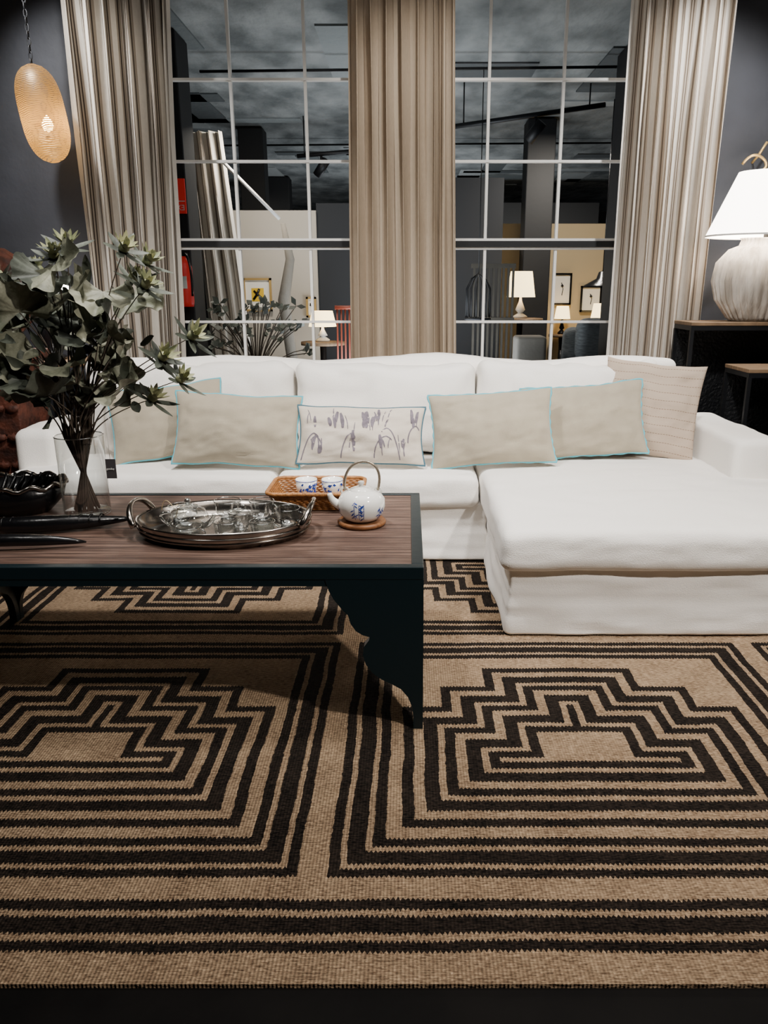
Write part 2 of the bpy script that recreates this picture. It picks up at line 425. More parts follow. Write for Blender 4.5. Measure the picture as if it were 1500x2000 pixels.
group('safety_sign', [box('plate', -1.64, -1.505, 5.585, 5.598, 1.79, 2.01, M_red), text('lettering', 'EX', (-1.512, 5.58, 1.81), .05, M_white, True),
                      box('rule', -1.635, -1.51, 5.582, 5.585, 1.865, 1.87, M_white)], (-1.57, 5.59, 1.9))
group('fire_extinguisher', [lathe('cylinder', [(0, 0), (.05, .0), (.055, .03), (.055, .26), (.03, .32), (.015, .33), (0, .33)], (-1.53, 5.5, 1.18), M_red, 24),
      tube('hose', bez((-1.53, 5.5, 1.53), (-1.46, 5.46, 1.53), (-1.47, 5.45, 1.25)), .008, M_black, 8), box('handle', -1.58, -1.50, 5.49, 5.51, 1.51, 1.53, M_black),
      box('bracket', -1.56, -1.50, 5.55, 5.6, 1.3, 1.34, M_black), box('label', -1.56, -1.50, 5.442, 5.446, 1.30, 1.38, M_white)], (-1.53, 5.5, 1.12))
curtain('reflected_curtain', -1.84, -1.54, 7.0, M_cs, 4, .05, .7, 21, z0=.05, z1=2.55, lean=(.12, .2))  # stands in for a curtain's reflection in the window
tube('curtain_rod', [(-1.52, 6.85, 2.30), (-1.08, 6.9, 1.86)], .014, M_white, 10)
group('driftwood_sculpture', [tube('trunk', [(-1.1, 7.2, 0), (-1.06, 7.2, .6), (-1.12, 7.2, 1.2), (-1.05, 7.2, 1.55), (-1.1, 7.2, 1.85)], [.06, .05, .055, .04, .02], mat('bleached_wood', '#6f6a62', .9, bump=.5, bscale=30), 10),
      lathe('foot', [(0, 0), (.16, 0), (.16, .03), (0, .03)], (-1.1, 7.2, 0), M_black, 24)], (-1.1, 7.2, 0))
M_sh1 = shade_mat('warm_shade_far', '#ffdfa0', 4)
def tlamp(name, x, y, z, r, h, base_h, sm, bm_, table_h=None):
    p = [lathe('shade', [(r * .75, h), (r, 0)], (x, y, z + base_h), sm, 32), lathe('base', [(0, 0), (r * .5, 0), (r * .5, .02), (r * .15, .05), (r * .35, base_h * .4), (r * .12, base_h * .8), (.01, base_h), (.01, base_h + h * .8), (0, base_h + h * .8)], (x, y, z), bm_, 24)]
    if table_h:
        p.append(lathe('side_table_top', [(0, -.03), (r * 1.6, -.03), (r * 1.6, 0), (0, 0)], (x, y, z), M_topw, 32)); p.append(tube('side_table_leg', [(x, y, 0), (x, y, z - .03)], .03, M_black, 10)); p.append(lathe('side_table_foot', [(0, 0), (r, 0), (r, .02), (0, .02)], (x, y, 0), M_black, 32))
    return group(name, p, (x, y, z))
tlamp('table_lamp', 1.10, 7.8, 1.02, .14, .24, .2, M_sh1, M_porc, 1)
tlamp('table_lamp.001', 1.75, 9.0, .80, .09, .14, .17, M_sh1, M_black, 1)
tlamp('table_lamp.002', 2.15, 8.9, .78, .10, .16, .2, M_sh1, M_black, 1)
tlamp('table_lamp.003', -.80, 7.4, .82, .13, .14, .14, M_sh1, M_porc, 1)
group('pendant_lamp', [lathe('dome', [(.01, .13), (.04, .12), (.06, .06), (.17, .0), (.175, -.01)], (1.84, 7.6, 1.33), M_black, 32), tube('cord', [(1.84, 7.6, 1.45), (1.84, 7.6, 2.93)], .006, M_black, 6)], (1.84, 7.6, 1.4))
sc = []
M_slat = mat('slat_paint', '#38342d', .8, var=.3, vscale=5)
for i in range(9): sc.append(box(f'slat_{i}', .60 + i * .045, .62 + i * .045, 7.4, 7.43, .0, 1.52, M_slat))
for i, z in enumerate((.05, .5, 1.0, 1.48)): sc.append(box(f'rail_{i}', .58, .99, 7.395, 7.435, z, z + .04, M_slat))
group('slatted_screen', sc, (.78, 7.4, 0))
cg = [lathe('floor_plate', [(0, 0), (.11, 0), (.11, .02), (0, .02)], (.58, 6.6, 1.05), M_metalb, 24)]
for i in range(14):
    a = 2 * pi * i / 14; cg.append(tube(f'wire_{i}', [(.58 + .1 * cos(a), 6.6 + .1 * sin(a), 1.06), (.58 + .1 * cos(a), 6.6 + .1 * sin(a), 1.3), (.58 + .06 * cos(a), 6.6 + .06 * sin(a), 1.38), (.58, 6.6, 1.42)], .004, M_metalb, 5))
cg.append(tube('hanger', [(.58, 6.6, 1.42), (.58, 6.6, 2.93)], .004, M_metalb, 5))
group('hanging_birdcage', cg, (.58, 6.6, 1.05))
group('stone_plinth', [rbox('block', (1.05, 6.8, .47), (.26, .26, .88), .03, mat('stone', '#5f5c57', .9, bump=.4, bscale=20)), box('foot', .92, 1.18, 6.67, 6.93, 0, .04, M_dark)], (1.05, 6.8, 0))
def soft(c, s, m, nm, r=.08, a=.01): return rbox(nm, c, s, min(r, min(s) / 2 - .005), m, 10, lambda p, n: n * a * nz(p, 5))
M_gch = mat('grey_stripe_fabric', '#5f6468', .9, var=.5, vscale=20, stretch=(1, 1, 8))
group('grey_armchair', [soft((1.72, 6.6, .28), (.7, .7, .4), M_gch, 'seat'), soft((1.72, 6.95, .6), (.7, .22, .75), M_gch, 'back'), soft((1.4, 6.6, .42), (.14, .65, .55), M_gch, 'arm_l'), soft((2.05, 6.6, .42), (.14, .65, .55), M_gch, 'arm_r'),
      soft((1.66, 6.7, .88), (.46, .2, .36), M_gch, 'cushion'), box('legs', 1.42, 2.02, 6.4, 6.85, 0, .1, M_black)], (1.72, 6.7, 0))
rp = []
M_rr = mat('red_cane', '#7a3524', .5)
for i in range(8): rp.append(tube(f'spindle_{i}', [(-.62 + i * .035, 6.9, .5), (-.62 + i * .035, 6.95, 1.14)], .008, M_rr, 6))
rp += [tube('top_rail', [(-.64, 6.95, 1.14), (-.36, 6.95, 1.14)], .018, M_rr, 8), box('seat', -.65, -.35, 6.5, 6.92, .46, .5, M_rr)] + [tube(f'leg_{i}', [(x, y, 0), (x, y, .47)], .018, M_rr, 8) for i, (x, y) in enumerate(((-.63, 6.52), (-.37, 6.52), (-.63, 6.9), (-.37, 6.9)))]
group('red_spindle_chair', rp, (-.5, 6.7, 0))
# leafy arrangement reflected in the window, modelled behind the glass
shr = []; rs_ = random.Random(31)
shr.append(lathe('planter', [(0, 0), (.10, 0), (.14, .2), (.15, .42), (.13, .42), (0, .40)], (-1.20, 6.1, 0), M_black, 24))
for i in range(46):
    t = Vector((-1.15 + rs_.uniform(-.34, .38), 6.1 + rs_.uniform(-.2, .2), rs_.uniform(.82, 1.20)))
    shr.append(tube(f'branch_{i}', bez((-1.20, 6.1, .38), (-1.18, 6.1, .8), t, 6), .004, M_stem, 5))
    for q in range(3):
        d = Vector((rs_.uniform(-1, 1), rs_.uniform(-1, 1), rs_.uniform(-.3, 1))).normalized(); s_ = d.orthogonal().normalized(); L = rs_.uniform(.05, .09)
        shr.append(mesh(f'leaf_{i}_{q}', [t, t + d * L * .5 + s_ * .025, t + d * L, t + d * L * .5 - s_ * .025], [(0, 1, 2, 3)], M_leafd, False))
join('reflected_foliage', shr)

# ------------------------------------------------------------------ sofa
SX0, SXC, SX1 = -1.98, .385, 1.73
def skirt(amp=.008):
    def f(p, n):
        h = max(0, min(1, (.0 - p.z + .12) / .26))
        w = nz((p.x, p.y, p.z * .25), 6) * amp * 1.2 + nz((p.x * 1.0, p.y, p.z * .6 + 4), 16) * amp * .35
        cr = nz((p.x * 1.6 + p.z * 2, p.y * 1.6, p.z * 9), 2.6) * .008 + nz((p.x * 2.2 - p.z * 3, p.y * 2.2, p.z * 16 + 3), 2.2) * .005
        flare = .018 * h * h * (1 if p.z < 0 else 0)
        return Vector((n.x, n.y, 0)) * (w * (.3 + h) + cr + flare)
    return f
def seat_fn(w, d, dome=.03, seed=0):
    def f(p, n):
        if n.z > .3:
            u = max(0, 1 - (2 * p.x / w) ** 2); v = max(0, 1 - (2 * p.y / d) ** 2)
            cr = abs(nz((p.x * 1.1 + seed, p.y * 2.3, 0), 2.4))
            return Vector((0, 0, dome * sqrt(u * v) + .006 * nz((p.x + seed, p.y, 0), 4) + .003 * nz((p.x + seed, p.y, 0), 11) - .004 * (1 - min(1, cr * 6))))
        return Vector((n.x, n.y, 0)) * (.011 * nz((p.x + seed, p.y, p.z), 5) + .003 * nz((p.x + seed, p.y, p.z * 2), 16)) + Vector((0, 0, .005 * nz((p.x, p.y, seed), 6)))
    return f
def back_fn(w, h, seed):
    def f(p, n):
        u = max(0, 1 - (2 * p.x / w) ** 2); v = max(0, 1 - (2 * p.z / h) ** 2)
        o = Vector((0, n.y, 0)) * .05 * sqrt(u * v)
        o += Vector((0, 0, n.z)) * (-.014 * u + .022 * nz((p.x + seed, 0, 0), 3))
        fold = abs(nz((p.x * 1.2 + seed, p.z * 2.2, 7), 2.6))
        o += n * (.016 * nz((p.x + seed, p.y, p.z), 4) + .007 * nz((p.x + seed, p.y, p.z), 10) - .012 * (1 - min(1, fold * 5)))
        return o
    return f
sp_ = []
B = .0115
sp_.append(rbox('base_main', ((SX0 + SXC) / 2, 3.97, B + .145), (SXC - SX0, .76, .29), .015, M_sofa, 70, skirt(), 14))
sp_.append(rbox('base_chaise', ((SXC + SX1) / 2, 3.54, B + .145), (SX1 - SXC, 1.62, .29), .015, M_sofa, 70, skirt(), 14))
seats = [(-1.96, -.64, 3.55), (-.64, .345, 3.55)]
for i, (a, b, y0) in enumerate(seats):
    sp_.append(rbox(f'seat_cushion_{i}', ((a + b) / 2, (y0 + 4.12) / 2, .358), (b - a - .006, 4.12 - y0, .150), .042, M_sofa, 40, seat_fn(b - a, .6, .024, i * 7), 5))
sp_.append(rbox('chaise_cushion', ((.35 + 1.76) / 2, (2.69 + 4.12) / 2, .356), (1.41, 4.12 - 2.69, .16), .045, M_sofa, 50, seat_fn(1.41, 1.43, .035, 31), 5))
arm = lambda p, n: n * (.010 * nz(p, 5) + .005 * nz(p, 13))
sp_.append(rbox('arm_left', (-1.87, 4.06, B + .305), (.22, .56, .61), .05, M_sofa, 18, arm))
sp_.append(rbox('arm_right', (1.615, 3.90, B + .31), (.23, .88, .62), .035, M_sofa, 18, arm))
sp_.append(rbox('frame_back', ((-1.75 + 1.45) / 2, 4.275, B + .465), (3.22, .14, .93), .05, M_sofa, 60, lambda p, n: n * (.01 * nz(p, 3) + .004 * nz(p, 9)) + Vector((0, 0, n.z * .03 * nz((p.x, 0, 0), 1.7)))))
for i, (a, b, hh) in enumerate([(-1.62, -.60, .50), (-.60, .36, .505), (.36, 1.34, .51)]):
    o = rbox(f'back_cushion_{i}', (0, 0, 0), (b - a - .004, .19, hh), .07, M_sofa, 36, back_fn(b - a, .52, i * 5 + 1))
    o.matrix_basis = Matrix.Translation(((a + b) / 2, 4.13, .68)) @ Matrix.Rotation(radians(-9), 4, 'X')
    sp_.append(o)
group('sectional_sofa', sp_, (0, 3.7, 0))

def pillow(name, c, w, h, T, rot, m, pipe=None, ruffle=0, seed=0, strokes=False):
    N = 40
    def surf(u, v, s):
        k = .07
        x = w / 2 * u * (1 - k * (1 - v * v)) ; z = h / 2 * v * (1 - k * (1 - u * u))
        t = T / 2 * (max(0, (1 - u ** 2)) ** .5) * (max(0, (1 - v ** 2)) ** .5)
        e = (1 - u ** 2) * (1 - v ** 2)
        wr = .014 * nz((u * 1.6 + seed, v * 1.6, s), 1.5) * min(1, e * 4) + .006 * nz((u * 3 + seed, v * 3, s * 2), 2.2) * min(1, e * 6)
        wr -= .006 * (1 - min(1, abs(nz((u * 1.2 + seed, v * 2 - u, 3), 1.8)) * 6)) * min(1, e * 5)
        return Vector((x, s * (t + wr), z + .010 * nz((u + seed, 0, 0), 2)))
    V = []; F = []; uv = []
    for s in (-1, 1):
        off = len(V)
        for i in range(N + 1):
            for j in range(N + 1):
                u = sin(pi / 2 * (2 * i / N - 1)); v = sin(pi / 2 * (2 * j / N - 1))
                V.append(surf(u, v, s)); uv.append((u * w / 2, v * h / 2))
        for i in range(N):
            for j in range(N):
                q = (off + i * (N + 1) + j, off + (i + 1) * (N + 1) + j, off + (i + 1) * (N + 1) + j + 1, off + i * (N + 1) + j + 1)
                F.append(q if s < 0 else q[::-1])
    parts = [mesh('cover', V, F, m, uv=uv)]
    if pipe:
        P = []
        K = 40
        for e in range(4):
            for i in range(K):
                a = -1 + 2 * i / K
                u, v = [(a, -1), (1, a), (-a, 1), (-1, -a)][e]
                q = surf(u, v, -1)
                if ruffle: q = q * (1 + ruffle * sin((e * K + i) * 1.25))
                P.append(q)
        parts.append(tube('piping', P, .0052, pipe, 8, closed=True))
    if strokes:
        rnd = random.Random(14); K = 0
        def ribbon(pts, wd, tap=True):
            nonlocal K
            V = []; F = []
            for i, (u, v) in enumerate(pts):
                a = pts[max(0, i - 1)]; b = pts[min(len(pts) - 1, i + 1)]
                tx, tz = (b[0] - a[0]) * w, (b[1] - a[1]) * h; L = sqrt(tx * tx + tz * tz) or 1
                nx_, nz_ = -tz / L * wd / w * 2, tx / L * wd / h * 2
                ww = (.35 + .65 * sin(pi * (i + .5) / len(pts))) if tap else .8
                for sg in (-1, 1):
                    V.append(surf(u + sg * nx_ * ww, v + sg * nz_ * ww, -1) + Vector((0, -.0015, 0)))
                if i: F.append((2 * i - 2, 2 * i - 1, 2 * i + 1, 2 * i))
            parts.append(mesh(f'print_{K}', V, F, M_stroke)); K += 1
        for (u0, v0, r, hgt, sp) in ((-.93, -.9, .13, .9, 1), (-.62, -.6, .10, .5, -1), (-.30, -.9, .12, .85, 1), (.22, -.85, .16, .75, 1), (.62, -.9, .15, 1.1, -1), (.78, -.3, .10, .6, 1)):
            pts = [(u0 + sp * r * (1 - cos(pi * t / 20)) * .9, v0 + hgt * sin(pi * min(t, 13) / 26) - (.02 * max(0, t - 13))) for t in range(21)]
            ribbon(pts, .0036, False)
        for cu_, n_, v0_, v1_ in ((-.70, 5, -.85, .0), (-.42, 4, .1, .9), (-.1, 5, -.7, .2), (.10, 9, .05, .9), (.34, 7, .2, .85), (.62, 4, -.8, -.1), (-.2, 3, -.2, .5), (.82, 4, .1, .8), (-.85, 3, .1, .8), (.4, 4, -.8, -.1)):
            for q in range(n_):
                u = cu_ + rnd.uniform(-.10, .10); a = rnd.uniform(v0_, (v0_ + v1_) / 2); L = rnd.uniform(.28, .6); k = rnd.uniform(-.05, .05)
                ribbon([(u + k * (t / 7) ** 2, min(.9, a + L * t / 7)) for t in range(8)], rnd.choice((.0025, .004, .008, .010)))
    g = group(name, parts, (0, 0, 0)); g.location = c; g.rotation_euler = [radians(a) for a in rot]
    for p in parts: p.matrix_parent_inverse = Matrix.Identity(4)
    return g
M_p6 = mat('stitched_linen', '#c4b6a8', .9, bump=.15, bscale=250, spec=.2)
nt = M_p6.node_tree; uvn = nt.nodes.new('ShaderNodeUVMap'); sx = nt.nodes.new('ShaderNodeSeparateXYZ'); nt.links.new(uvn.outputs[0], sx.inputs[0])
ln = S(nt, sx.outputs[1]).mod(.045).lt(.0028) * S(nt, sx.outputs[0]).mod(.014).lt(.010)
mm = nt.nodes.new('ShaderNodeMix'); mm.data_type = 'RGBA'; nt.links.new(ln.s, mm.inputs[0]); mm.inputs[6].default_value = lin('#b5a392'); mm.inputs[7].default_value = lin('#7d6a58')
nt.links.new(mm.outputs[2], nt.nodes['Principled BSDF'].inputs['Base Color'])
pillow('throw_pillow', (-1.22, 3.89, .65), .58, .38, .15, (-22, -6, 12), M_grei, M_blue, 0, 1)
pillow('throw_pillow.001', (-.835, 3.73, .635), .62, .36, .17, (-20, 3, 2), M_grei, M_blue, .004, 2)
pillow('lumbar_pillow', (-.23, 3.72, .61), .63, .29, .14, (-22, 1, 0), M_pat, M_dpipe, 0, 3, True)
pillow('throw_pillow.002', (.41, 3.74, .64), .61, .37, .17, (-20, -4, -2), M_grei, M_blue, .008, 4)
pillow('throw_pillow.003', (.89, 3.88, .655), .62, .38, .15, (-20, -5, -4), M_grei, M_blue, .011, 5)
pillow('square_pillow', (1.25, 3.97, .70), .50, .50, .15, (-16, 5, -14), M_p6, None, 0, 6)

# ------------------------------------------------------------------ coffee table
TX0, TX1, TY0, TY1, TZ = -1.60, .045, 2.068, 2.905, .535
tp = []
tp.append(box('plank_top', TX0 + .035, TX1 - .035, TY0 + .03, TY1 - .03, TZ - .035, TZ - .004, M_plank))
tp += [box('rim_front', TX0, TX1, TY0, TY0 + .03, TZ - .04, TZ, M_tframe, .003), box('rim_back', TX0, TX1, TY1 - .03, TY1, TZ - .04, TZ, M_tframe, .003),
       box('rim_left', TX0, TX0 + .035, TY0 + .03, TY1 - .03, TZ - .04, TZ, M_tframe, .003), box('rim_right', TX1 - .035, TX1, TY0 + .03, TY1 - .03, TZ - .04, TZ, M_tframe, .003)]
raw = [(.029, .011), (.029, .05), (.033, .085), (.045, .118), (.066, .145), (.095, .163), (.125, .178), (.152, .200), (.171, .228), (.179, .258), (.175, .285), (.160, .306), (.158, .316), (.178, .322), (.198, .335), (.213, .358), (.220, .385), (.236, .402), (.248, .418), (.262, .437), (.274, .462), (.284, .495)]
prof = [(0, .495), (0, .011)] + raw
def bracket(name, org, dx, th):
    V = []; n = len(prof)
    for k in (0, 1):
        for a, z in prof: V.append((org[0] + dx[0] * a + th[0] * k, org[1] + dx[1] * a + th[1] * k, z))
    F = [tuple(range(n)), tuple(range(n, 2 * n))[::-1]] + [(i, (i + 1) % n, n + (i + 1) % n, n + i) for i in range(n)]
    o = mesh(name, V, F, M_tframe, False); bm = bmesh.new(); bm.from_mesh(o.data); bmesh.ops.triangulate(bm, faces=[f for f in bm.faces if len(f.verts) > 4]); bmesh.ops.recalc_face_normals(bm, faces=bm.faces); bm.to_mesh(o.data); bm.free()
    return o
e = .028
for i, (x, y, sx_, sy_) in enumerate(((TX1, TY0, -1, 1), (TX0, TY0, 1, 1), (TX1, TY1, -1, -1), (TX0, TY1, 1, -1))):
    tp.append(bracket(f'leg_{i}_face', (x, y), (sx_, 0), (0, sy_ * e)))
    tp.append(bracket(f'leg_{i}_side', (x, y + sy_ * e), (0, sy_), (sx_ * e, 0)))
tp += [box('apron_front', TX0 + .01, TX1 - .01, TY0 + .002, TY0 + .026, TZ - .06, TZ - .038, M_tframe), box('apron_back', TX0 + .01, TX1 - .01, TY1 - .026, TY1 - .002, TZ - .06, TZ - .038, M_tframe)]
group('coffee_table', tp, ((TX0 + TX1) / 2, (TY0 + TY1) / 2, 0))
TT = TZ - .003

# silver gallery tray
tc_ = (-.60, 2.41)
tray = [lathe('dish', [(0, .006), (.21, .006), (.235, .010), (.25, .03), (.262, .052), (.272, .056), (.274, .050), (.262, .03), (.262, .022), (.25, .0), (0, .0)], (tc_[0], tc_[1], TT + .001), M_silver, 72, 1.04, .74)]
for i, z in enumerate((.018, .034)):
    tray.append(tube(f'moulding_{i}', [(tc_[0] + (.262 + i * .006) * 1.04 * cos(a), tc_[1] + (.262 + i * .006) * .74 * sin(a), TT + z) for a in [2 * pi * k / 60 for k in range(60)]], .004, M_silver, 6, closed=True))
for s in (-1, 1):
    tray.append(tube('handle_' + ('l' if s < 0 else 'r'), [(tc_[0] + s * (.262 + .03 * sin(pi * t / 16)), tc_[1] + .10 * cos(pi * t / 16) * 1.0, TT + .045 + .060 * sin(pi * t / 16)) for t in range(17)], [.006 + .005 * abs(cos(pi * t / 16)) for t in range(17)], M_silver, 10))
group('silver_tray', tray, (*tc_, TT))
def gcup(name, x, y, z, r=.032, h=.05):
    p = [lathe('bowl', [(0, .003), (r * .55, .003), (r * .85, h * .35), (r, h)], (x, y, z), M_glass, 32),
         tube('rim', [(x + r * cos(a), y + r * sin(a), z + h) for a in [2 * pi * i / 28 for i in range(28)]], .0015, M_gl2, 6, closed=True),
         tube('foot_ring', [(x + r * .55 * cos(a), y + r * .55 * sin(a), z + .002) for a in [2 * pi * i / 24 for i in range(24)]], .0018, M_gl2, 6, closed=True)]
    p.append(tube('handle', bez((x + r * .9, y, z + h * .8), (x + r * 1.8, y, z + h * .6), (x + r * .75, y, z + h * .3), 8), .0028, M_gl2, 8))
    return group(name, p, (x, y, z))
tz = TT + .008
for i, (x, y, r, h) in enumerate(((-.50, 2.53, .042, .066), (-.40, 2.45, .041, .062), (-.57, 2.31, .043, .060), (-.62, 2.545, .046, .062), (-.46, 2.32, .040, .056), (-.765, 2.49, .040, .06), (-.68, 2.28, .038, .052), (-.55, 2.42, .040, .058))):
    gcup('glass_teacup' + (f'.{i:03d}' if i else ''), x, y, tz, r, h)
gt = (-.71, 2.385)
GS = 1.12
group('glass_teapot', [lathe('body', [(r * GS, z * GS) for r, z in ((0, .002), (.035, .002), (.056, .018), (.06, .04), (.048, .065), (.03, .074))], (*gt, tz), M_glass, 40),
      lathe('lid', [(0, .094), (.014, .093), (.034, .084)], (*gt, tz), M_glass, 32), lathe('knob', [(0, 0), (.008, .004), (.011, .012), (.007, .020), (0, .022)], (*gt, tz + .092), M_gl2, 20),
      tube('collar', [(gt[0] + .034 * cos(a), gt[1] + .034 * sin(a), tz + .084) for a in [2 * pi * i / 28 for i in range(28)]], .002, M_gl2, 6, closed=True),
      tube('spout', bez((gt[0] + .05, gt[1] - .02, tz + .03), (gt[0] + .085, gt[1] - .04, tz + .035), (gt[0] + .095, gt[1] - .045, tz + .075), 8), [.012 - .0008 * i for i in range(9)], M_gl2, 12, caps=False),
      tube('handle', bez((gt[0] - .058, gt[1], tz + .065), (gt[0] - .12, gt[1], tz + .065), (gt[0] - .062, gt[1], tz + .02), 10), .0045, M_gl2, 8)], (*gt, tz))
tube('twine', bez((-.82, 2.46, TT + .06), (-.80, 2.43, TT + .13), (-.76, 2.40, TT + .085), 8) + bez((-.76, 2.40, TT + .085), (-.74, 2.43, TT + .11), (-.78, 2.47, TT + .03), 6)[1:], .0012, mat('jute_twine', '#b9a27c', .9), 6)

# porcelain teapot on trivet
px, py = -.157, 2.50
lathe('wooden_trivet', [(0, 0), (.078, 0), (.082, .006), (.082, .012), (.076, .018), (.066, .014), (0, .014)], (px, py, TT), M_trivet, 48)
bz = TT + .0185
BP = [(0, 0), (.050, 0), (.060, .006), (.074, .025), (.080, .048), (.078, .070), (.066, .089), (.048, .099), (.038, .101)]
def rad(z):
    for (r0, z0), (r1, z1) in zip(BP, BP[1:]):
        if z0 <= z <= z1 and z1 > z0: return r0 + (r1 - r0) * (z - z0) / (z1 - z0)
    return .04
tpp = [lathe('body', BP, (px, py, bz), M_porc, 48), lathe('lid', [(.04, .100), (.036, .106), (.02, .112), (.006, .114), (.006, .118), (.011, .124), (.009, .131), (0, .133)], (px, py, bz), M_porc, 32),
       tube('spout', bez((px - .07, py - .01, bz + .05), (px - .10, py - .02, bz + .065), (px - .105, py - .02, bz + .094), 10), [.016 - .0008 * i for i in range(11)], M_porc, 14)]
for s in (-1, 1): tpp.append(tube(f'lug_{s}', [(px + s * .055 + .012 * cos(a), py, bz + .098 + .012 * sin(a)) for a in [2 * pi * k / 14 for k in range(14)]], .0035, M_porc, 8, closed=True))
tpp.append(tube('bail_handle', [(px + .055 * cos(a) * (1 + .35 * sin(a)) + .01 * sin(a), py - .01 * sin(a), bz + .10 + .10 * sin(a)) for a in [pi * k / 24 for k in range(25)]], .0045, mat('wrapped_bail', '#a99d8c', .35, metal=.6, var=.3, vscale=200), 10))
def on(a, z, o=.0009): r = rad(z) + o; return Vector((px + r * cos(a), py + r * sin(a), bz + z))
k = 0
def patch(pts):
    global k
    V = [on(*p) for p in pts]; tpp.append(mesh(f'motif_{k}', V, [tuple(range(len(V)))], M_cob, False)); k += 1
rnd = random.Random(2)
def bamboo(a0, n, hs):
    for i in range(n):
        a = a0 + (i - n / 2) * .2; z0, z1 = .014, hs * rnd.uniform(.8, 1)
        for j in range(6): patch([(a - .013, z0 + (z1 - z0) * j / 6 + .0008), (a + .013, z0 + (z1 - z0) * j / 6 + .0008), (a + .011, z0 + (z1 - z0) * (j + 1) / 6), (a - .011, z0 + (z1 - z0) * (j + 1) / 6)])
        for j in range(9):
            zz = rnd.uniform(.3, 1) * z1; d = rnd.choice((-1, 1)); L = rnd.uniform(.10, .2); dz = rnd.uniform(-.013, -.002)
            patch([(a, zz), (a + d * L * .45, zz + dz * .4 + .002), (a + d * L, zz + dz), (a + d * L * .5, zz + dz * .6 - .0017)])
bamboo(-pi / 2 + .05, 3, .078); bamboo(-.45, 2, .06); bamboo(-pi + .3, 2, .05)
group('porcelain_teapot', tpp, (px, py, bz))

# rattan tray
def rrect(cx, cy, hx, hy, r, z, n=8, wob=0, ph=0):
    P = []
    for q, (sx_, sy_) in enumerate(((1, 1), (-1, 1), (-1, -1), (1, -1))):
        for i in range(n + 1):
            a = pi / 2 * q + pi / 2 * i / n; P.append((cx + sx_ * (hx - r) + r * cos(a), cy + sy_ * (hy - r) + r * sin(a), z))
    D = []
    for i in range(len(P)):
        a = Vector(P[i]); b = Vector(P[(i + 1) % len(P)]); m_ = max(1, int((b - a).length / .006))
        for j in range(m_): D.append(a.lerp(b, j / m_))
    if wob:
        c = Vector((cx, cy, z))
        D = [p + (p - c).normalized() * wob * sin(i * 1.57 + ph) for i, p in enumerate(D)]
    return D
wx, wy = -.335, 2.76
wk = [tube(f'weave_{i}', rrect(wx, wy, .142 + i * .0028, .100 + i * .0028, .03, TT + .006 + i * .0068, wob=.0022, ph=pi * (i % 2)), .0037, M_wick, 6, closed=True) for i in range(9)]
wk.append(tube('rim', rrect(wx, wy, .170, .128, .035, TT + .067, wob=.001), .008, M_wick, 8, closed=True))
wk.append(box('woven_base', wx - .140, wx + .140, wy - .098, wy + .098, TT + .001, TT + .008, M_wick))
group('rattan_tray', wk, (wx, wy, TT))
def pcup(name, x, y):
    z = TT + .0085
    p = [lathe('cup', [(0, 0), (.024, 0), (.028, .006), (.037, .04), (.040, .078), (.0375, .078), (.034, .04), (.022, .006), (0, .006)], (x, y, z), M_porc, 40)]
    rr = random.Random(int(x * 1000))
    for j in range(26):
        a = -pi / 2 + rr.uniform(-1.2, 1.2); zz = rr.uniform(.012, .065); L = rr.uniform(.15, .45); R = .031 + .009 * (zz / .07) + .0035
        q = [(a, zz), (a + L * .5, zz + .006), (a + L, zz + rr.uniform(-.008, .008)), (a + L * .5, zz - .005)]
        p.append(mesh(f'motif_{j}', [(x + R * cos(u), y + R * sin(u), z + v) for u, v in q], [(0, 1, 2, 3)], M_cob, False))
    p.append(tube('band', [(x + .0398 * cos(a), y + .0398 * sin(a), z + .074) for a in [2 * pi * i / 32 for i in range(32)]], .0013, M_cob, 6, closed=True))
    group(name, p, (x, y, z))
pcup('porcelain_cup', -.380, 2.79); pcup('porcelain_cup.001', -.283, 2.79)

# ------------------------------------------------------------------ vase of foliage
vx_, vy_ = -1.14, 2.63
vz = TT
group('glass_vase', [lathe('cylinder', [(.0, .001), (.078, .001), (.080, .28)], (vx_, vy_, vz), M_glass, 56), lathe('thick_base', [(0, .002), (.074, .002), (.076, .012), (0, .012)], (vx_, vy_, vz), M_gl2, 48),
      tube('lip', [(vx_ + .08 * cos(a), vy_ + .08 * sin(a), vz + .28) for a in [2 * pi * i / 48 for i in range(48)]], .002, M_gl2, 6, closed=True)], (vx_, vy_, vz))
fol = []
neck = Vector((vx_, vy_, vz + .27))
def fan(base, d, nrm, R, m, seed):
    d = Vector(d).normalized(); nrm = Vector(nrm); nrm = (nrm - d * nrm.dot(d)).normalized(); s = d.cross(nrm)
    V = []; F = []; na, nr = 60, 8; rn = random.Random(seed); p1, p2 = rn.uniform(0, 6), rn.uniform(0, 6)
    for i in range(na + 1):
        a = radians(-115 + 230 * i / na)
        for j in range(nr + 1):
            t = j / nr; r = R * t * (1 + .07 * abs(sin(8 * a)) + .15 * cos(a)) * (1 if abs(a) < 1.6 else .9)
            z = R * t * t * (.18 * sin(5 * a + p1) + .11 * sin(9 * a + p2) + .025 * cos(22 * a)) + R * .30 * t * t
            V.append(Vector(base) + d * r * cos(a) + s * r * sin(a) + nrm * z)
    for i in range(na):
        for j in range(nr): F.append((i * (nr + 1) + j, (i + 1) * (nr + 1) + j, (i + 1) * (nr + 1) + j + 1, i * (nr + 1) + j + 1))
    fol.append(mesh(f'leaf_{len(fol)}', V, F, m))
rnd = random.Random(11)
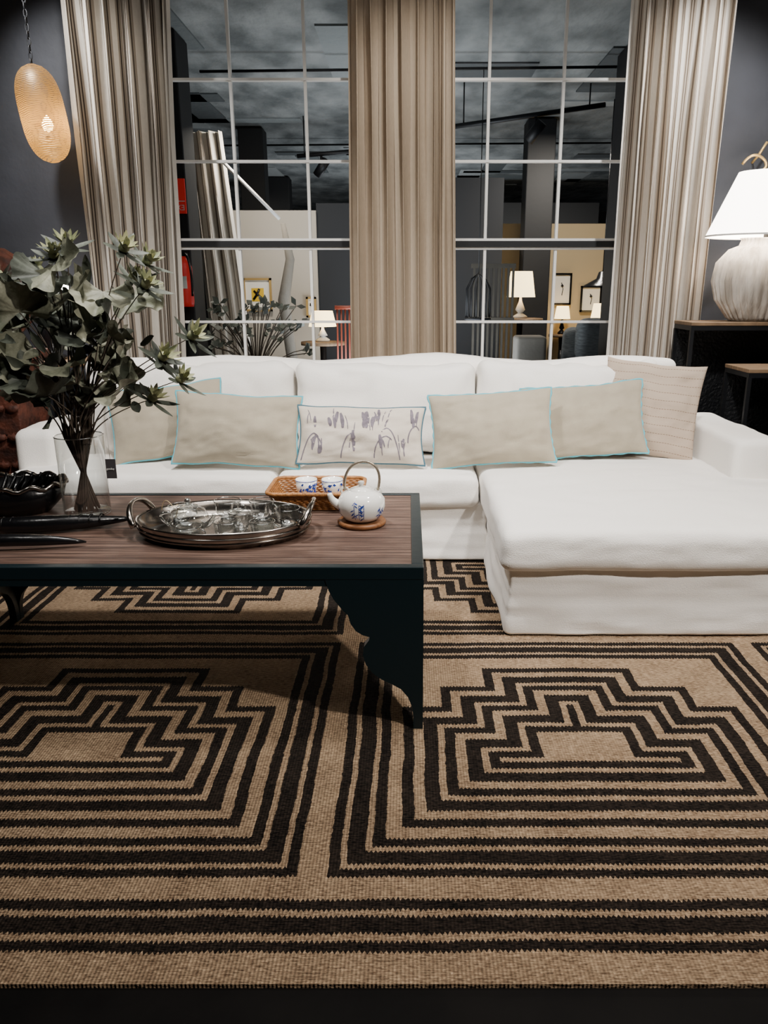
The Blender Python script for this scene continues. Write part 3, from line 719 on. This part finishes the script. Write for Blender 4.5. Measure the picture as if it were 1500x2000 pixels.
def stem(target, r=.0035):
    a = rnd.uniform(0, 6.28); b0 = Vector((vx_ + .04 * cos(a), vy_ + .04 * sin(a), vz + .016))
    nk = neck + Vector((-.04 * cos(a), -.04 * sin(a), 0)) + (Vector(target) - neck) * .05
    T = Vector(target); mid = nk + Vector((0, 0, .35 * max(.15, (T.z - nk.z)))) + (T - nk) * .15
    P = [b0.lerp(nk, t / 5) for t in range(5)] + bez(nk, mid, T, 12)
    fol.append(tube(f'stem_{len(fol)}', P, [r * (1 - .5 * i / len(P)) for i in range(len(P))], M_stem, 7))
leaves = [(-1.265, 1.258), (-1.30, 1.17), (-1.19, 1.16), (-1.256, 1.07), (-1.09, 1.18), (-.98, 1.258), (-.905, 1.25), (-1.067, 1.35), (-1.15, 1.32), (-.924, 1.08), (-.975, .99), (-1.085, 1.05), (-1.18, .975), (-1.06, .94), (-1.33, 1.0), (-.90, 1.0), (-1.02, 1.14), (-1.38, 1.10), (-1.36, 1.27), (-.95, 1.17), (-1.22, .95), (-1.13, 1.23),
          (-1.34, 1.20), (-1.22, 1.27), (-1.15, 1.08), (-1.0, 1.06), (-1.03, 1.20), (-1.3, 1.10), (-.94, 1.21), (-1.10, .99), (-1.20, 1.20), (-1.07, 1.27), (-1.28, 1.02), (-.99, 1.10)]
for i, (x, z) in enumerate(leaves):
    y = vy_ + rnd.uniform(-.18, .12)
    out = Vector((x - vx_, y - vy_, 0))
    d = out * 2.0 + Vector((rnd.uniform(-.5, .5), rnd.uniform(-.5, .1), rnd.uniform(-.6, .7)))
    n_ = Vector((rnd.uniform(-.6, .6), -1, rnd.uniform(.3, 1.4)))
    R = rnd.uniform(.065, .098)
    base = Vector((x, y, z)) - d.normalized() * R * .5
    stem(base); fan(base, d, n_, R, M_leaf if i % 4 else M_leafd, i)
def lance(base, d, nrm, L, W, m):
    d = Vector(d).normalized(); nrm = Vector(nrm); nrm = (nrm - d * nrm.dot(d)).normalized(); s = d.cross(nrm)
    V = []; n = 7
    for i in range(n + 1):
        t = i / n; w = W * sin(pi * min(1, t * .95 + .05)) ** .8; c = Vector(base) + d * L * t + nrm * L * .25 * t * t
        V += [c - s * w + nrm * w * .4, c, c + s * w + nrm * w * .4]
    F = []
    for i in range(n): F += [(3 * i, 3 * i + 1, 3 * i + 4, 3 * i + 3), (3 * i + 1, 3 * i + 2, 3 * i + 5, 3 * i + 4)]
    fol.append(mesh(f'bract_{len(fol)}', V, F, m))
flowers = [(-1.078, 1.43), (-.86, 1.385), (-.845, 1.31), (-.70, 1.15), (-.795, 1.085), (-.87, .94), (-1.12, 1.40), (-.90, 1.33), (-1.36, 1.34), (-.78, 1.0), (-1.25, 1.36), (-.89, 1.42), (-.84, 1.05)]
for i, (x, z) in enumerate(flowers):
    y = vy_ + rnd.uniform(-.12, .1); c = Vector((x, y, z)); stem(c, .003)
    ax = Vector((x - vx_, y - vy_ - .1, .35)).normalized()
    u = ax.orthogonal().normalized(); w_ = ax.cross(u)
    for ring, (nb, L, op, mm_) in enumerate(((9, .055, 1.0, M_flow), (7, .04, .45, M_flow), (6, .085, 1.6, M_leafd))):
        for b in range(nb):
            a = 2 * pi * b / nb + ring; rd = u * cos(a) + w_ * sin(a)
            lance(c - ax * .012 * (ring == 2), ax * cos(op) + rd * sin(op), rd * -cos(op) + ax * sin(op), L * rnd.uniform(.8, 1.2), .009 if ring < 2 else .013, mm_)
    fol.append(lathe(f'core_{i}', [(0, -.014), (.015, -.006), (.018, .004), (.010, .018), (0, .022)], c, M_flow, 12))
for i in range(34):
    x = rnd.uniform(-1.38, -.84); z = rnd.uniform(.90, 1.32); y = vy_ + rnd.uniform(-.15, .15)
    lance((x, y, z), (rnd.uniform(-1, 1), rnd.uniform(-1, .4), rnd.uniform(-.6, 1)), (rnd.uniform(-.5, .5), -1, .5), rnd.uniform(.07, .12), .016, M_leafd)
for i in range(8): stem((vx_ + rnd.uniform(-.2, .22), vy_ + rnd.uniform(-.1, .1), rnd.uniform(.98, 1.2)), .0055)
fo = join('foliage_arrangement', fol)
group('hanging_tag', [box('card', -.990, -.957, 2.46, 2.462, .700, .765, mat('tag_card', '#3d393b', .7)), tube('string', [(-.974, 2.461, .76), (-.978, 2.47, .86), (-.968, 2.50, .93)], .0009, M_white, 5),
      text('lettering', 'gandoy', (-.9875, 2.458, .730), .009, M_white)], (-.974, 2.46, .73))

def horn(name, pts, rs):
    return tube(name, pts, rs, M_black, 16)
P = bez((-1.45, 2.40, TT + .028), (-1.2, 2.34, TT + .04), (-.93, 2.50, TT + .02), 18)
group('carved_black_fish', [horn('body', P, [.004 + .024 * sin(pi * i / 18) ** .8 for i in range(19)])] +
      [tube(f'scale_{i}', [P[i] + Vector((.0, .022 * cos(a), .024 * sin(a))) for a in [pi * k_ / 8 for k_ in range(9)]], .003, M_black, 6) for i in range(3, 16)], (-1.2, 2.4, TT))
P = bez((-1.42, 2.22, TT + .02), (-1.2, 2.20, TT + .05), (-1.0, 2.27, TT + .012), 14)
horn('black_horn', P, [.003 + .016 * sin(pi * i / 14) ** .7 for i in range(15)])
bk = [lathe('bowl', [(0, 0), (.11, 0), (.16, .05), (.175, .10), (.165, .10), (.15, .052), (.10, .01), (0, .01)], (-1.40, 2.66, TT), M_black, 48, 1, .75)]
for i in range(34):
    a = 2 * pi * i / 34
    bk.append(tube(f'ruffle_{i}', [(-1.40 + (.10 + .075 * t) * cos(a + .12 * sin(5 * t)), 2.66 + (.10 + .075 * t) * .75 * sin(a + .12 * sin(5 * t)), TT + .012 + .10 * t) for t in [q / 6 for q in range(7)]], .006, M_black, 6))
bk.append(tube('rim', [(-1.40 + .175 * cos(a), 2.66 + .131 * sin(a), TT + .105 + .008 * sin(12 * a)) for a in [2 * pi * i / 60 for i in range(60)]], .008, M_silver, 8, closed=True))
group('black_ruffled_bowl', bk, (-1.40, 2.66, TT))

# ------------------------------------------------------------------ right side: consoles + lamp
M_backing = mat('embossed_dark_backing', '#0f1013', .5, bump=.8, bscale=60)  # dark backing added to deepen the shade below; embossed for ornate black texture
def console(name, x0, x1, y0, y1, h, lt=.02):
    p = [box('top', x0, x1, y0, y1, h - .02, h, M_topw, .003), box('frame', x0 + .002, x1 - .002, y0 + .002, y1 - .002, h - .045, h - .02, M_metalb)]
    for i, (x, y) in enumerate(((x0, y0), (x1 - lt, y0), (x0, y1 - lt), (x1 - lt, y1 - lt))): p.append(box(f'leg_{i}', x, x + lt, y, y + lt, 0, h - .045, M_metalb))
    p += [box('stretcher_l', x0, x0 + lt, y0 + lt, y1 - lt, .1, .12, M_metalb), box('stretcher_r', x1 - lt, x1, y0 + lt, y1 - lt, .1, .12, M_metalb)]
    p.append(box('dark_backing', x0 + lt, x1 - lt, y1 - lt, y1 - lt + .008, .04, h - .045, M_backing))  # added sheet that darkens the space between the legs
    return group(name, p, (x0, y0, 0))
console('iron_console_table', 1.58, 2.6, 4.41, 4.70, 1.12)
console('iron_console_table.001', 1.78, 2.7, 4.06, 4.38, .895)
lx_, ly_, lz = 2.0, 4.54, 1.12
M_cer = mat('whitewashed_ceramic', '#d8d1c8', .7, col2='#a79e93', vscale=6, bump=.5, bscale=35, stretch=(3, 3, .7))
M_sh = shade_mat('lit_white_shade', '#fff6ea', 9)
group('table_lamp.004', [lathe('ceramic_base', [(0, 0), (.14, 0), (.17, .02), (.24, .12), (.265, .22), (.25, .32), (.19, .39), (.14, .41), (.13, .44), (.14, .45), (.0, .45)], (lx_, ly_, lz), M_cer, 240, .98, .55, .09, 34),
      tube('neck', [(lx_, ly_, lz + .44), (lx_, ly_, lz + .62)], .02, M_metalb, 12),
      lathe('shade', [(.335, .46), (.19, .79)], (lx_, ly_, lz), M_sh, 64, 1, .75),
      lathe('shade_rim', [(.336, .455), (.336, .465)], (lx_, ly_, lz), M_white, 64, 1, .75)], (lx_, ly_, lz))
group('wall_bracket', [tube('scroll', bez((1.96, 4.9, 2.0), (2.0, 4.85, 2.08), (2.09, 4.9, 2.02), 8) + bez((2.09, 4.9, 2.02), (2.12, 4.88, 1.96), (2.03, 4.9, 1.96), 8)[1:], .008, M_gold, 8),
      tube('arm', [(2.05, 4.98, 2.02), (2.05, 4.9, 2.05), (2.09, 4.9, 2.12)], .007, M_gold, 8)], (2, 4.9, 2))

# ------------------------------------------------------------------ left side: woven wall lamp, carved pedestal, lamp
wl = (-1.985, 4.62, 2.21)
M_mesh = bpy.data.materials.new('woven_metal_mesh'); M_mesh.use_nodes = True; nt = M_mesh.node_tree; b = nt.nodes['Principled BSDF']
b.inputs['Base Color'].default_value = lin('#6a5a43'); b.inputs['Metallic'].default_value = .5; b.inputs['Roughness'].default_value = .45
tcn = nt.nodes.new('ShaderNodeTexCoord'); spn = nt.nodes.new('ShaderNodeSeparateXYZ'); nt.links.new(tcn.outputs['Object'], spn.inputs[0])
Z = S(nt, spn.outputs[2]); nn_ = nt.nodes.new('ShaderNodeTexNoise'); nn_.inputs['Scale'].default_value = 14; nt.links.new(tcn.outputs['Object'], nn_.inputs[0])
hole = (Z + S(nt, nn_.outputs[0]) * .03).mod(.009).lt(.0024)
tr = nt.nodes.new('ShaderNodeBsdfTransparent'); ms = nt.nodes.new('ShaderNodeMixShader'); nt.links.new(hole.s, ms.inputs[0])
tl = nt.nodes.new('ShaderNodeBsdfTranslucent'); tl.inputs[0].default_value = lin('#c89a50'); m2 = nt.nodes.new('ShaderNodeMixShader'); m2.inputs[0].default_value = .28
nt.links.new(b.outputs[0], m2.inputs[1]); nt.links.new(tl.outputs[0], m2.inputs[2])
nt.links.new(m2.outputs[0], ms.inputs[1]); nt.links.new(tr.outputs[0], ms.inputs[2]); nt.links.new(ms.outputs[0], nt.nodes['Material Output'].inputs[0])
pf = [(0, -.245)] + [(.118 * (max(0, 1 - (abs(z) / .245) ** 3.2)) ** .5, z) for z in [-.242 + .484 * i / 30 for i in range(31)]] + [(0, .245)]
o = lathe('woven_shade', pf, (0, 0, 0), M_mesh, 48)
o.matrix_basis = Matrix.Translation(wl) @ Matrix.Rotation(radians(-8), 4, 'Y')
bulb = lathe('bulb', [(0, -.035), (.02, -.028), (.03, 0), (.02, .025), (0, .05)], (wl[0] + .035, wl[1] - .04, wl[2] - .06), shade_mat('bulb', '#ffd890', 60), 20)
ch = []
for i in range(22):
    z = wl[2] + .25 + i * .033
    ch.append(tube(f'link_{i}', [(wl[0] - .03 + (.009 * cos(a) if i % 2 else 0), wl[1] + (0 if i % 2 else .009 * cos(a)), z + .02 * sin(a)) for a in [2 * pi * k_ / 12 for k_ in range(12)]], .0035, M_metalb, 6, closed=True))
group('woven_pendant_lamp', [o, bulb] + ch, wl)
M_terra = mat('carved_red_wood', '#5c2f20', .7, col2='#2a130c', vscale=14, bump=.8, bscale=40)
Q = .10
cc = [box('plinth', -2.52 + Q, -2.12 + Q, 4.0, 4.4, 0, .55, M_terra, .01), box('panel', -2.50 + Q, -2.14 + Q, 4.02, 4.38, .55, .95, M_terra, .01), box('cornice', -2.53 + Q, -2.11 + Q, 3.99, 4.41, .93, .98, M_terra, .01),
      lathe('urn', [(0, 0), (.12, 0), (.1, .03), (.07, .07), (.15, .16), (.17, .26), (.12, .36), (.15, .42), (.13, .47), (.06, .52), (0, .53)], (-2.26 + Q, 4.2, .98), M_terra, 80, 1, 1, .10, 14)]
for r_ in range(6):
    for q in range(5):
        cc.append(lathe(f'rosette_{r_}{q}', [(0, -.03), (.030, -.015), (.036, 0), (.030, .015), (.012, .010), (0, .026)], (-2.47 + Q + q * .075, 4.01 if r_ > 3 else 3.99, .1 + r_ * .15), M_terra, 12, 1, .5))
group('carved_wood_pedestal', cc, (-2.2, 4.2, 0))
tlamp('table_lamp.005', -2.09, 4.60, .90, .16, .16, .30, shade_mat('lit_shade_left', '#fff6ea', 12), M_black, 1)

# ------------------------------------------------------------------ lights
def light(kind, name, loc, tgt, power, size=.3, col=(1, .93, .84), spot=60, blend=.6):
    l = bpy.data.lights.new(name, kind); l.energy = power; l.color = col
    if kind == 'AREA': l.shape = 'DISK'; l.size = size
    else: l.shadow_soft_size = size
    if kind == 'SPOT': l.spot_size = radians(spot); l.spot_blend = blend
    o = bpy.data.objects.new(name, l); o.location = loc
    o.rotation_euler = (Vector(tgt) - Vector(loc)).to_track_quat('-Z', 'Y').to_euler(); C.objects.link(o); return o
light('SPOT', 'ceiling_spot_key', (1.75, .6, 3.05), (.1, 2.6, .2), 460, .07, (1, .93, .85), 76, .8)
light('SPOT', 'ceiling_spot_sofa_r', (.9, 2.4, 3.1), (1.0, 3.4, .4), 300, .1, (1, .97, .93), 85, .8)
light('SPOT', 'ceiling_spot_sofa_l', (-.8, 2.6, 3.1), (-.7, 3.8, .5), 320, .1, (1, .97, .93), 85, .8)
light('SPOT', 'curtain_spot_l', (-2.1, 4.0, 3.15), (-1.8, 4.9, 2.0), 230, .05, (1, .99, .97), 75, .8)
light('SPOT', 'curtain_spot_r', (1.8, 3.9, 3.15), (1.65, 4.9, 1.7), 260, .05, (1, .98, .95), 80, .8)
light('SPOT', 'curtain_spot_c', (.3, 3.4, 3.15), (.05, 4.9, 1.9), 150, .05, (1, .96, .9), 60, .9)
light('SPOT', 'plant_spot', (-1.5, 1.2, 3.1), (-1.15, 2.6, 1.0), 70, .05, (1, .97, .93), 45, .8)
light('AREA', 'ceiling_fill', (0, 2.2, 3.15), (0, 2.4, 0), 48, 2.2, (1, .95, .90))
light('POINT', 'lamp_bulb_r', (lx_, ly_ - .0, lz + .56), (0, 0, 0), 12, .05, (1, .85, .65))
light('POINT', 'lamp_bulb_woven', (wl[0] + .02, wl[1], wl[2] - .05), (0, 0, 0), 7, .03, (1, .8, .5))
for i, (x, y, p) in enumerate(((-1.2, 6.8, 34), (1.5, 7.6, 50), (-.2, 10.5, 50), (1.9, 10.8, 60), (-3.2, 12, 60))):
    light('AREA', f'showroom_light_{i}', (x, y, 2.6), (x, y + .6, 0), p, .3, (1, .90, .78))
light('AREA', 'ceiling_wash', (0, 6.6, .6), (0, 7.4, 2.9), 70, 1.6, (.9, .95, 1))  # unseen upward light, added below the sill to brighten the board ceiling
light('AREA', 'unseen_ceiling_wash_b', (0, 10.8, .5), (0, 11.4, 2.9), 60, 1.6, (.9, .95, 1))  # second added uplight, out of view, for the deeper part of the ceiling
w = bpy.data.worlds.new('world'); bpy.context.scene.world = w; w.use_nodes = True
w.node_tree.nodes['Background'].inputs[0].default_value = (.5, .55, .65, 1); w.node_tree.nodes['Background'].inputs[1].default_value = .1

# ------------------------------------------------------------------ camera
cd = bpy.data.cameras.new('camera'); cam = bpy.data.objects.new('camera', cd); C.objects.link(cam)
cam.location = (0, 0, 1.3); cam.rotation_euler = (radians(90 - 16.2), 0, 0)
cd.sensor_width = 36; cd.lens = 27.04; cd.shift_x = -47 / 2000; cd.clip_start = .05
bpy.context.scene.camera = cam
